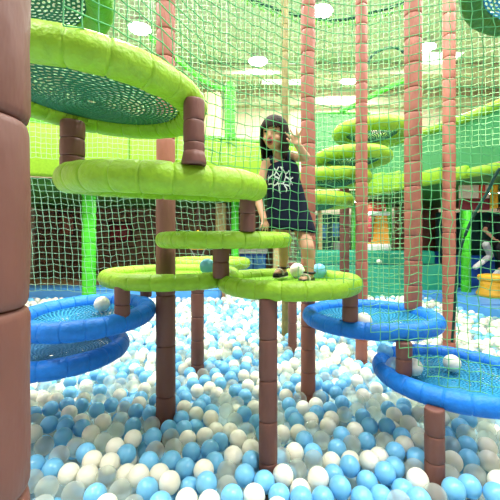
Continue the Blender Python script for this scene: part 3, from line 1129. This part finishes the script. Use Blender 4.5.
# legs
hR, kR, aR = W(297, 216, 1.965), W(307.5, 247, 1.87), W(309.5, 272, 1.885)
hL, kL, aL = W(282, 216, 1.975), W(284.5, 246, 2.03), W(283, 267, 2.12)
for h_, k_, a_, toe in ((hR, kR, aR, Vector((-.052, -.075, -.034))), (hL, kL, aL, Vector((-.045, -.075, -.034)))):
    capsule(bm, h_, k_, .052, .037)
    calf = k_.lerp(a_, .35) + Vector((.004, .012, 0))
    capsule(bm, k_, calf, .036, .036)
    capsule(bm, calf, a_, .035, .023)
    capsule(bm, a_, a_ + Vector((.006, .016, -.026)), .024, .02)
    capsule(bm, a_ + Vector((0, 0, -.022)), a_ + toe, .022, .018)
fused('body', bm, .0042, 3, M['skin'], girl)
face_features(girl, hc, f, s, up, K, .85)
bob_hair(girl, hc, f, s, up, K, -.155, .026)


def dress_mat():
    m, nt, b, out = new_mat('navy_dress_cloth')
    tc = nt.nodes.new('ShaderNodeTexCoord')
    vo = nt.nodes.new('ShaderNodeTexVoronoi')
    vo.feature = 'DISTANCE_TO_EDGE'
    vo.inputs['Scale'].default_value = 34
    mp = nt.nodes.new('ShaderNodeMapping')
    mp.inputs['Scale'].default_value = (1.2, .3, .55)
    mp.inputs['Rotation'].default_value = (0, .5, 0)
    nz = nt.nodes.new('ShaderNodeTexNoise')
    nz.inputs['Scale'].default_value = 9
    mixv = nt.nodes.new('ShaderNodeMix')
    mixv.data_type = 'VECTOR'
    mixv.inputs['Factor'].default_value = .06
    nt.links.new(tc.outputs['Object'], mixv.inputs[4])
    nt.links.new(nz.outputs['Color'], mixv.inputs[5])
    nt.links.new(tc.outputs['Object'], nz.inputs['Vector'])
    nt.links.new(mixv.outputs[1], mp.inputs['Vector'])
    nt.links.new(mp.outputs[0], vo.inputs['Vector'])
    lt = nt.nodes.new('ShaderNodeMath')
    lt.operation = 'LESS_THAN'
    lt.inputs[1].default_value = .07
    nt.links.new(vo.outputs['Distance'], lt.inputs[0])
    vm = nt.nodes.new('ShaderNodeVectorMath')
    vm.operation = 'DISTANCE'
    c = W(280, 180, 1.88)
    vm.inputs[1].default_value = c
    nt.links.new(tc.outputs['Object'], vm.inputs[0])
    l2 = nt.nodes.new('ShaderNodeMath')
    l2.operation = 'LESS_THAN'
    l2.inputs[1].default_value = .072
    nt.links.new(vm.outputs['Value'], l2.inputs[0])
    mu = nt.nodes.new('ShaderNodeMath')
    mu.operation = 'MULTIPLY'
    nt.links.new(lt.outputs[0], mu.inputs[0])
    nt.links.new(l2.outputs[0], mu.inputs[1])
    mx = nt.nodes.new('ShaderNodeMix')
    mx.data_type = 'RGBA'
    mx.inputs[6].default_value = (.004, .008, .022, 1)
    mx.inputs[7].default_value = (.55, .60, .58, 1)
    nt.links.new(mu.outputs[0], mx.inputs[0])
    nt.links.new(mx.outputs[2], b.inputs['Base Color'])
    b.inputs['Roughness'].default_value = .85
    b.inputs['Specular IOR Level'].default_value = .15
    return m


M['dress'] = dress_mat()
X_, Y_ = Vector((1, 0, 0)), Vector((0, 1, 0))
rings = []
for px, py, Y, hw, hd in ((280, 162.5, 1.945, .062, .050), (280.5, 166, 1.945, .082, .064), (281.5, 172, 1.945, .092, .072), (283, 182, 1.948, .095, .075), (285.5, 194, 1.955, .103, .078), (287.5, 206, 1.96, .115, .088), (289.5, 217, 1.96, .128, .098), (291, 226, 1.955, .136, .105), (291.5, 231, 1.95, .139, .108)):
    rings.append((W(px, py, Y), X_ * hw + Vector((0, 0, .30 * hw if py < 180 else .12 * hw if py < 200 else -.10 * hw)), Y_ * hd))
bm = loft(rings, 40)
for v in bm.verts:
    z = v.co.z
    if z < 1.17:
        a = math.atan2(v.co.y - 1.955, v.co.x - .225)
        v.co += Vector((math.cos(a), math.sin(a), 0)) * .006 * math.sin(a * 7) * (1.17 - z) / .12
dr = obj('dress', bm, M['dress'], girl)
so = dr.modifiers.new('thickness', 'SOLIDIFY')
so.thickness = .005
for side, sh in (('l', shL), ('r', shR)):
    q = .022 if side == 'l' else -.022
    a = W(280, 163, 1.89) + Vector((q * -2.0, 0, .0))
    b_ = sh + Vector((q, -.004, .034))
    c = W(280, 163, 1.99) + Vector((q * -2.0, 0, .0))
    bmx = bmesh.new()
    tube_path(bmx, catmull([a, (a + b_) / 2 + Vector((0, -.012, .012)), b_, (b_ + c) / 2 + Vector((0, .012, .012)), c], 5), .010, 8)
    obj('dress_strap', bmx, M['dress'], girl)
for a_, toe, lab in ((aR, Vector((-.052, -.075, -.034)), 1), (aL, Vector((-.045, -.075, -.034)), 2)):
    root = obj('shoe', (lambda b: (capsule(b, a_ + Vector((.01, .018, -.045)), a_ + toe + Vector((0, 0, -.011)), .0245, .023), [v.co.__setitem__(2, max(v.co.z, a_.z - .058)) for v in b.verts if v.co.z < a_.z - .058], b)[-1])(bmesh.new()), M['shoe_black'], girl)
    b = bmesh.new()
    capsule(b, a_ + Vector((.01, .018, -.060)), a_ + toe + Vector((0, 0, -.026)), .026, .025)
    for v in b.verts:
        v.co.z = a_.z - .056 + (v.co.z - a_.z + .06) * .2
    obj('sole', b, M['shoe_sole'], root)
    b = bmesh.new()
    for dz, rr in ((-.004, .028),):
        tube_path(b, [a_ + Vector((math.cos(q) * rr, math.sin(q) * rr, dz)) for q in np.linspace(0, 2 * PI, 16, endpoint=False)], .0065, 8, True)
    obj('ankle_strap', b, M['shoe_black'], root)
    b = bmesh.new()
    mid = a_.lerp(a_ + toe, .62)
    side = toe.cross(Vector((0, 0, 1))).normalized()
    tube_path(b, [mid + side * .028 * math.cos(q) + Vector((0, 0, .024 * math.sin(q) - .012)) for q in np.linspace(-.3, PI + .3, 12)], .006, 8)
    obj('toe_strap', b, M['shoe_sole'], root)

# ---- the person sitting at the right edge
man = thing('person', 'person in black shirt and dark trousers sitting at the right edge behind the yellow stool', 'person', (0, 0, 0))
Ym = 6.85
hipc = W(506, 246, Ym + .12)
chest = W(502, 226, Ym + .05)
hc = W(503, 208, Ym - .05)
f, s, up = frame_of((-.75, -.6, -.28), (0, 0, 1))
K = 1.02
bm = bmesh.new()
head_parts(bm, hc, f, s, up, K)
capsule(bm, chest + Vector((0, 0, .14)), hc - up * .05, .048, .045)
shA, shB = W(492, 219, Ym - .02), W(514, 219, Ym + .1)
capsule(bm, shA, shB, .05, .05)
ellip(bm, chest, (.13, .09, .15), None, 20)
capsule(bm, chest, hipc, .11, .12)
elA, wrA = W(484.5, 230, Ym - .12), W(494, 239, Ym - .34)
capsule(bm, shA, elA, .045, .036)
capsule(bm, elA, wrA, .036, .025)
hand(bm, wrA, (.5, -.4, -.35), (-.2, -.1, -1), .15, .5, .7, 1)
elB, wrB = W(519, 232, Ym - .05), W(504, 240, Ym - .32)
capsule(bm, shB, elB, .045, .036)
capsule(bm, elB, wrB, .036, .025)
hand(bm, wrB, (-.5, -.4, -.35), (.2, -.1, -1), .15, .5, .7, -1)
kA, aA, tA = W(484.5, 243, Ym - .42), W(490.5, 255.5, Ym - .33), W(477, 266, Ym - .42)
kB, aB, tB = W(500, 247, Ym - .45), W(502, 268, Ym - .35), W(495, 275, Ym - .5)
for h_, k_, a_, t_ in ((hipc + Vector((-.08, 0, -.02)), kA, aA, tA), (hipc + Vector((.08, 0, -.02)), kB, aB, tB)):
    capsule(bm, h_, k_, .085, .058)
    capsule(bm, k_, a_, .055, .04)
    capsule(bm, a_, t_, .042, .036)
fused('body', bm, .009, 3, M['skin'], man)
face_features(man, hc, f, s, up, K, .1)
bob_hair(man, hc, f, s, up, K, -.03, .045)
bm = bmesh.new()
ellip(bm, chest, (.15, .11, .165), None, 20)
capsule(bm, chest, hipc + Vector((0, 0, .04)), .128, .132)
capsule(bm, shA, shB, .064, .064)
capsule(bm, shA, shA.lerp(elA, .72), .06, .052)
capsule(bm, shB, shB.lerp(elB, .72), .06, .052)
fused('shirt', bm, .010, 3, M['black_cloth'], man)
bm = bmesh.new()
capsule(bm, hipc + Vector((-.07, 0, -.02)), hipc + Vector((.07, 0, -.02)), .125, .125)
capsule(bm, hipc + Vector((-.08, 0, -.02)), kA, .102, .074)
capsule(bm, hipc + Vector((.08, 0, -.02)), kB, .102, .074)
capsule(bm, kB, aB, .072, .055)
fused('trousers', bm, .010, 3, M['black_cloth'], man)
bm = bmesh.new()
capsule(bm, kA + Vector((0, -.03, -.02)), aA, .066, .055)
capsule(bm, aA, aA.lerp(tA, .72), .056, .050)
fused('grey_legging', bm, .009, 3, M['grey_cloth'], man)
for a_, t_ in ((aA, tA), (aB, tB)):
    bm = bmesh.new()
    capsule(bm, a_.lerp(t_, .6), t_ + (t_ - a_) * .12, .052, .046)
    fused('shoe', bm, .008, 3, M['white'], man)

# ------------------------------------------------------------------ balls of the pit
RB = .0458
SEEDS = """37 432W 63 437B 56 423B 44 446C 51 469B 36 466B 61 455C 74 448C 91 434W 93 461W 88 476W 69 474W 47 488C 103 442C 116 431C 116 448W
125 454B 110 463W 110 478C 133 439W 96 494B 74 494C 122 490C 134 476W 32 481C 103 422W 133 426B 171 425B 186 427B 153 437B 171 438C 158 451C
190 437W 202 437W 216 427W 226 431W 219 442B 238 439W 251 449W 190 452B 208 452B 236 459W 217 463B 198 470W 170 467B 183 468B 175 450C 155 472W
177 485W 155 486B 207 485B 220 484C 231 492B 244 478B 254 463B 253 494W 208 497W 190 487B 188 499W 224 474C 141 474W 284 434W 298 434W 312 426C
331 425W 308 440B 324 443C 339 434B 339 449B 348 445C 355 431W 368 442B 295 455W 310 456B 276 462C 319 461C 328 463W 345 463W 365 460W 378 461W
291 481W 310 480W 348 476B 324 479W 335 477B 364 480B 267 484B 284 493B 304 496B 326 493B 338 490B 355 494B 376 488B 306 468C 396 424W 410 430W
402 437B 384 426B 385 442C 403 445W 396 452B 394 467B 415 457B 418 441C 409 470C 420 481W 382 480B 400 486B 396 496C 414 496B 434 493C 452 488B
454 467W 439 480C 464 487B 482 491B 495 481W 488 461W 469 460B 469 446B 452 446C 484 447W 464 431C 486 430C 477 476C 486 420C 86 386W 70 393B
70 382B 55 390C 81 406B 103 421W 97 410B 50 409B 100 391B 103 378B 116 390C 133 386C 111 405B 124 409C 99 401C 67 405B 67 416W 81 422W 58 423B
139 404W 34 414B 44 399W 56 400W 112 373C 124 372B 134 369W 150 414B 171 421B 184 408W 194 417W 186 426B 204 402B 213 412B 197 391W 210 388W
193 384B 183 393B 215 374B 205 381B 217 394W 235 391B 245 396B 232 386C 225 400C 237 404C 244 414B 225 411C 214 423W 235 421C 224 368B 234 372B
207 366B 199 364B 220 384B 154 424C 254 408W 286 396W 305 393W 296 380B 292 415B 305 409W 336 393B 342 403B 318 397C 312 422W 331 423W 318 413B
328 411B 342 414C 351 394C 364 396W 363 417B 375 400C 334 370B 325 373B 345 381B 357 381W 294 389B 374 409C 316 405W 314 386B 289 405B 396 421W
380 426B 374 412C 401 412B 415 414W 408 428W 462 429B 392 410B 391 399C"""
balls = []                                  # x, y, z, colour
toks = SEEDS.split()
for a, b_ in zip(toks[::2], toks[1::2]):
    px, py, c = float(a), float(b_[:-1]), b_[-1]
    z = -RB + random.uniform(-.008, .006)
    v = max(py - CY, 20)
    Y = (1 - z) * F / v
    balls.append([(px - CX) / F * Y, Y, z, c])
B = np.array([b_[:3] for b_ in balls])
posts = [(x, y, r) for x, y, z0, z1, r in OCC_POSTS if z0 < 0]
for it in range(60):                        # push touching balls apart
    D = B[:, None] - B[None]
    d = np.linalg.norm(D, axis=2) + np.eye(len(B))
    ov = np.clip(2 * RB - d, 0, None)
    np.fill_diagonal(ov, 0)
    mv = (D / d[..., None] * ov[..., None]).sum(1) * .35
    mv[:, 2] *= .5
    B += mv
    B[:, 2] = np.clip(B[:, 2], -.090, -.034)
    for x, y, r in posts:
        q = B[:, :2] - (x, y)
        dd = np.linalg.norm(q, axis=1)
        k = dd < r + RB
        B[k, :2] += q[k] / dd[k, None] * (r + RB - dd[k])[:, None]
SE = B
col_of = [b_[3] for b_ in balls]

grid = {}
G = 2 * RB


def put(x, y, z):
    grid.setdefault((int(math.floor(x / G)), int(math.floor(y / G))), []).append((x, y, z))


def rest(x, y):
    """height at which a ball dropped at x, y comes to rest"""
    gx, gy = int(math.floor(x / G)), int(math.floor(y / G))
    z = -.165
    for i in (-1, 0, 1):
        for j in (-1, 0, 1):
            for (a, b_, c) in grid.get((gx + i, gy + j), ()):
                q = G * G - (x - a) ** 2 - (y - b_) ** 2
                if q > 0:
                    h = c + math.sqrt(q)
                    if h > z:
                        z = h
    return z


def in_pit(x, y):
    if x > PIT_R(y) - RB - .03:
        return False
    if x < -4.2:
        return False
    back = 6.45 if x > .95 and x < 3.62 else (6.95 if x > -.45 else 6.28)
    if y > back - RB:
        return False
    for px_, py_, r in posts:
        if (x - px_) ** 2 + (y - py_) ** 2 < (r + RB) ** 2:
            return False
    return True


allb = [tuple(p) for p in SE]
lower = []
row = 0
y = .6
while y < 4.6:                              # buried layer that shows in the gaps
    x = -.85 * y - .75 + (RB if row % 2 else 0)
    while x < .85 * y + .75:
        X, Y2 = x + random.uniform(-.008, .008), y + random.uniform(-.008, .008)
        if in_pit(X, Y2):
            zz = -.130 + random.uniform(-.01, .01)
            p = np.array((X, Y2, zz))
            if np.min(np.linalg.norm(SE - p, axis=1)) > 2 * RB * .985:
                lower.append((X, Y2, zz))
        x += .097
    y += .085
    row += 1
for p in lower:
    put(*p)
for p in SE:
    put(*p)
# fill the surface: dropped balls seeking the lowest of a few places
upper = []
for Y0, Y1, ntry in ((.6, 2.2, 14000), (2.2, 3.6, 16000), (3.6, 5.2, 18000), (5.2, 7.0, 17000)):
    for _ in range(ntry):
        y = random.uniform(Y0, Y1)
        x = random.uniform(-.85 * y - .7, .85 * y + .7)
        best = None
        for q in range(3):
            xx, yy = x + random.uniform(-.05, .05), y + random.uniform(-.05, .05)
            if not in_pit(xx, yy):
                continue
            z = rest(xx, yy)
            if best is None or z < best[2]:
                best = (xx, yy, z)
        lim = -.036
        if best and best[2] <= lim and (y > 4.6 or best[2] > -.11):
            z = best[2]
            if y > 4.6 and z < -.1:
                z = random.uniform(-.075, -.04)       # deep far layer is hidden: sit at the surface
                ok = True
                gx, gy = int(math.floor(best[0] / G)), int(math.floor(best[1] / G))
                for i in (-1, 0, 1):
                    for j in (-1, 0, 1):
                        for (a, b_, c) in grid.get((gx + i, gy + j), ()):
                            if (best[0] - a) ** 2 + (best[1] - b_) ** 2 + (z - c) ** 2 < G * G * .93:
                                ok = False
                if not ok:
                    continue
            put(best[0], best[1], z)
            upper.append((best[0], best[1], z))


def pick(x, y):
    u = random.random()
    if y < 2.4:
        return 'W' if u < .27 else 'B' if u < .58 else 'C'
    if x > 1.5 or y > 5.5:
        return 'W' if u < .58 else 'B' if u < .78 else 'C'
    return 'W' if u < .38 else 'B' if u < .74 else 'C'


allp = [tuple(p) for p in SE] + upper + lower
cols = col_of + [pick(p[0], p[1]) for p in upper] + [random.choice('BBWCC') for p in lower]
A = np.array(allp)
nA = len(A)

# which balls show most: paint the balls far to near, then test what stands in front
ID = np.full((500, 500), -1)
order = np.argsort(-A[:, 1])
uu = CX + F * A[:, 0] / A[:, 1]
vv = CY - F * (A[:, 2] - 1) / A[:, 1]
rr = F * RB / A[:, 1]
for i in order:
    u, v, r = uu[i], vv[i], rr[i]
    x0, x1, y0, y1 = int(max(0, u - r)), int(min(499, u + r)) + 1, int(max(0, v - r * 1.15)), int(min(499, v + r * 1.15)) + 1
    if x1 <= x0 or y1 <= y0 or u < -r or u > 500 + r or v > 500 + r:
        continue
    yy, xx = np.mgrid[y0:y1, x0:x1]
    sub = ID[y0:y1, x0:x1]
    sub[((xx - u) / r) ** 2 + ((yy - v) / (r * 1.12)) ** 2 <= 1] = i
ov, of = [], []


def occ_quadgrid(rows):
    b0 = len(ov)
    n = len(rows[0])
    for rw in rows:
        ov.extend(rw)
    for i in range(len(rows) - 1):
        for j in range(n):
            of.append((b0 + i * n + j, b0 + i * n + (j + 1) % n, b0 + (i + 1) * n + (j + 1) % n, b0 + (i + 1) * n + j))


for (x, y, z0, z1, r) in OCC_POSTS:
    occ_quadgrid([[(x + r * math.cos(2 * PI * k / 10), y + r * math.sin(2 * PI * k / 10), z) for k in range(10)] for z in (z0, z1)])
for c, R, r, tl in OCC_RINGS:
    rows = []
    for k in range(33):
        a = 2 * PI * k / 32
        rows.append([tuple(c + Vector(((R + r * math.cos(q)) * math.cos(a), (R + r * math.cos(q)) * math.sin(a), r * math.sin(q) + (R * math.sin(a)) * tl[0] + R * math.cos(a) * tl[1]))) for q in np.linspace(0, 2 * PI, 8, endpoint=False)])
    occ_quadgrid(rows)
    b0 = len(ov)
    ring = [tuple(c + Vector((R * math.cos(a), R * math.sin(a), 0))) for a in np.linspace(0, 2 * PI, 24, endpoint=False)]
    ov.extend(ring)
    of.append(tuple(range(b0, b0 + 24)))
bvh = BVHTree.FromPolygons(ov, of)
EYE = Vector((0, 0, 1))
cnt = np.zeros(nA)
sx = np.zeros(nA)
for v in range(250, 500, 2):
    for u in range(0, 500, 2):
        i = ID[v, u]
        if i >= 0:
            d = Vector(((u - CX) / F, 1, -(v - CY) / F)).normalized()
            h = bvh.ray_cast(EYE, d, float(np.linalg.norm(A[i] - (0, 0, 1))) - RB)
            if h[0] is None:
                cnt[i] += 1
best = np.argsort(-cnt)[:300]
chosen = [int(i) for i in best if cnt[i] > 0]
chosen_set = set(chosen)


def ball_mesh(name, segs, rings):
    bm = bmesh.new()
    bmesh.ops.create_uvsphere(bm, u_segments=segs, v_segments=rings, radius=RB)
    for v in bm.verts:                      # the moulding seam round the middle
        if abs(v.co.z) < 1e-5:
            v.co.x *= 1.008
            v.co.y *= 1.008
    me = bpy.data.meshes.new(name)
    bm.to_mesh(me)
    bm.free()
    me.polygons.foreach_set('use_smooth', [True] * len(me.polygons))
    return me


BM = {}
for k, nm, mt in (('W', 'white_ball', 'white_ball'), ('B', 'blue_ball', 'blue_ball'), ('C', 'clear_ball', 'clear_ball')):
    BM[k] = ball_mesh(nm, 32, 16)
    BM[k].materials.append(M[mt])
CN = {'W': 'cream-white', 'B': 'sky-blue', 'C': 'clear'}
NAMES = {'W': 'white_ball', 'B': 'blue_ball', 'C': 'clear_ball'}
ZONES = [('beside the near left-edge post', 45, 478), ('beside the near left-edge post, farther up', 42, 430), ('under the double blue platforms', 85, 392), ('at bottom left, right of the near post', 105, 470),
         ('around the thick central post foot', 167, 422), ('at the bottom edge below the central post', 165, 488), ('between central post and middle front post', 222, 405),
         ('beside the left of the middle front post foot', 225, 455), ('at the bottom edge before the middle front post', 232, 492), ('around the middle front post foot', 276, 470), ('around the foot of the post behind the girl', 312, 392),
         ('beside the right of the middle front post', 322, 430), ('at the bottom edge, middle right', 330, 485), ('below the left rim of the lowest blue platform', 375, 415), ('beside the left of the short right post', 395, 455),
         ('at the bottom edge before the short right post', 380, 490), ('around the short right post foot', 436, 480), ('at bottom right under the blue platform', 478, 445), ('in the bottom right corner', 482, 488),
         ('behind the central post', 210, 350), ('under the lime platform of the girl', 285, 345), ('far back at left', 60, 305), ('far right behind the blue platforms', 440, 320)]
zone_of = {}
for i in chosen:
    z = min(range(len(ZONES)), key=lambda q: (ZONES[q][1] - uu[i]) ** 2 + (ZONES[q][2] - vv[i]) ** 2)
    zone_of.setdefault((z, cols[i]), []).append(i)
ORD = ['first', 'second', 'third', 'fourth', 'fifth', 'sixth', 'seventh', 'eighth', 'ninth', 'tenth', 'eleventh', 'twelfth', 'thirteenth', 'fourteenth', 'fifteenth', 'sixteenth',
       'seventeenth', 'eighteenth', 'nineteenth', 'twentieth']
for (z, c), mem in zone_of.items():
    mem.sort(key=lambda i: uu[i])
    for k, i in enumerate(mem):
        o = bpy.data.objects.new(NAMES[c], BM[c])
        COL.objects.link(o)
        o.location = A[i]
        o.rotation_euler = (random.uniform(0, 6), random.uniform(0, 6), random.uniform(0, 6))
        w_ = ZONES[z][0]
        lab = f'{CN[c]} pit ball, ' + (f'{ORD[min(k, 19)]} from left, {w_}' if len(mem) > 1 else f'the only one {w_}')
        tag(o, lab, 'ball', 'pit balls near the front')

# the uncounted rest of the pit
rest_i = [i for i in range(nA) if i not in chosen_set]
us = bmesh.new()
bmesh.ops.create_uvsphere(us, u_segments=14, v_segments=8, radius=RB)
us.verts.ensure_lookup_table()
uv_ = np.array([v.co[:] for v in us.verts])
tri, quad = [], []
bmesh.ops.triangulate(us, faces=us.faces[:])
fa = np.array([[v.index for v in f_.verts] for f_ in us.faces])
us.free()
C_ = A[rest_i]
ang = rng.uniform(0, 6.28, (len(C_), 3))
V = np.zeros((len(C_), len(uv_), 3))
for k in range(len(C_)):
    Rm = np.array(Euler(ang[k]).to_matrix())
    V[k] = uv_ @ Rm.T + C_[k]
Fq = fa[None] + (np.arange(len(C_)) * len(uv_))[:, None, None]
mi = np.repeat(np.array(['WBC'.index(cols[i]) for i in rest_i]), len(fa))
me = quads_mesh('ball_pit_filling', V.reshape(-1, 3), Fq.reshape(-1, 3), True, mi)
for k in ('white_ball', 'blue_ball', 'clear_ball'):
    me.materials.append(M[k])
o = tag(obj('ball_pit_filling', me), 'mass of white, blue and clear balls filling the rest of the pit', 'balls')
o['kind'] = 'stuff'
print('BALLS', nA, len(chosen), len(rest_i), min(cnt[chosen]))

# balls lying on the platforms
for px, py, c, z, lab in ((452, 363, 'W', .287 - .02 + RB, 'white ball resting alone on the web of the lowest blue platform'),
                          (363.5, 321, 'W', .526 - .012 + RB, 'white ball on the middle blue platform right of its short post'),
                          (385, 352, 'B', .287 + RB, 'blue ball at the left inside the lowest blue platform'),
                          (394.5, 366, 'C', .287 + RB, 'clear ball at the left inside the lowest blue platform'),
                          (413.5, 367, 'W', .287 - .005 + RB, 'white ball half hidden behind the short post on the lowest blue platform'),
                          (207.5, 266.5, 'B', .80 + RB, 'blue ball on the lime platform around the central post'),
                          (297, 270.5, 'W', .765 + RB, 'white ball on the lime platform between the feet of the girl'),
                          (319, 271, 'B', .765 + RB, 'pale blue ball beside the shoe of the girl'),
                          (102, 304, 'W', .565 + RB, 'white ball on the upper left blue platform before the green post')):
    Y = (1 - z) * F / (py - CY)
    if abs(Y) > 3:
        Y = 2.1
    o = bpy.data.objects.new(NAMES[c], BM[c])
    COL.objects.link(o)
    o.location = ((px - CX) / F * Y, Y, z)
    tag(o, lab, 'ball', 'balls lying on the platforms')
    print(lab, [round(q, 3) for q in o.location])
p = P(379, 262, 6.72)
o = bpy.data.objects.new('white_ball', BM['W'])
COL.objects.link(o)
o.location = (p.x, 6.72, .54 + RB)
tag(o, 'small far white ball on top of the teal foam ramp', 'ball')

# ------------------------------------------------------------------ picture settings
scene.view_settings.view_transform = 'Standard'
scene.view_settings.look = 'None'
scene.view_settings.gamma = 1
scene.view_settings.use_curve_mapping = False
scene.view_settings.exposure = -0.04
scene.cycles.max_bounces = 8
scene.cycles.transparent_max_bounces = 14
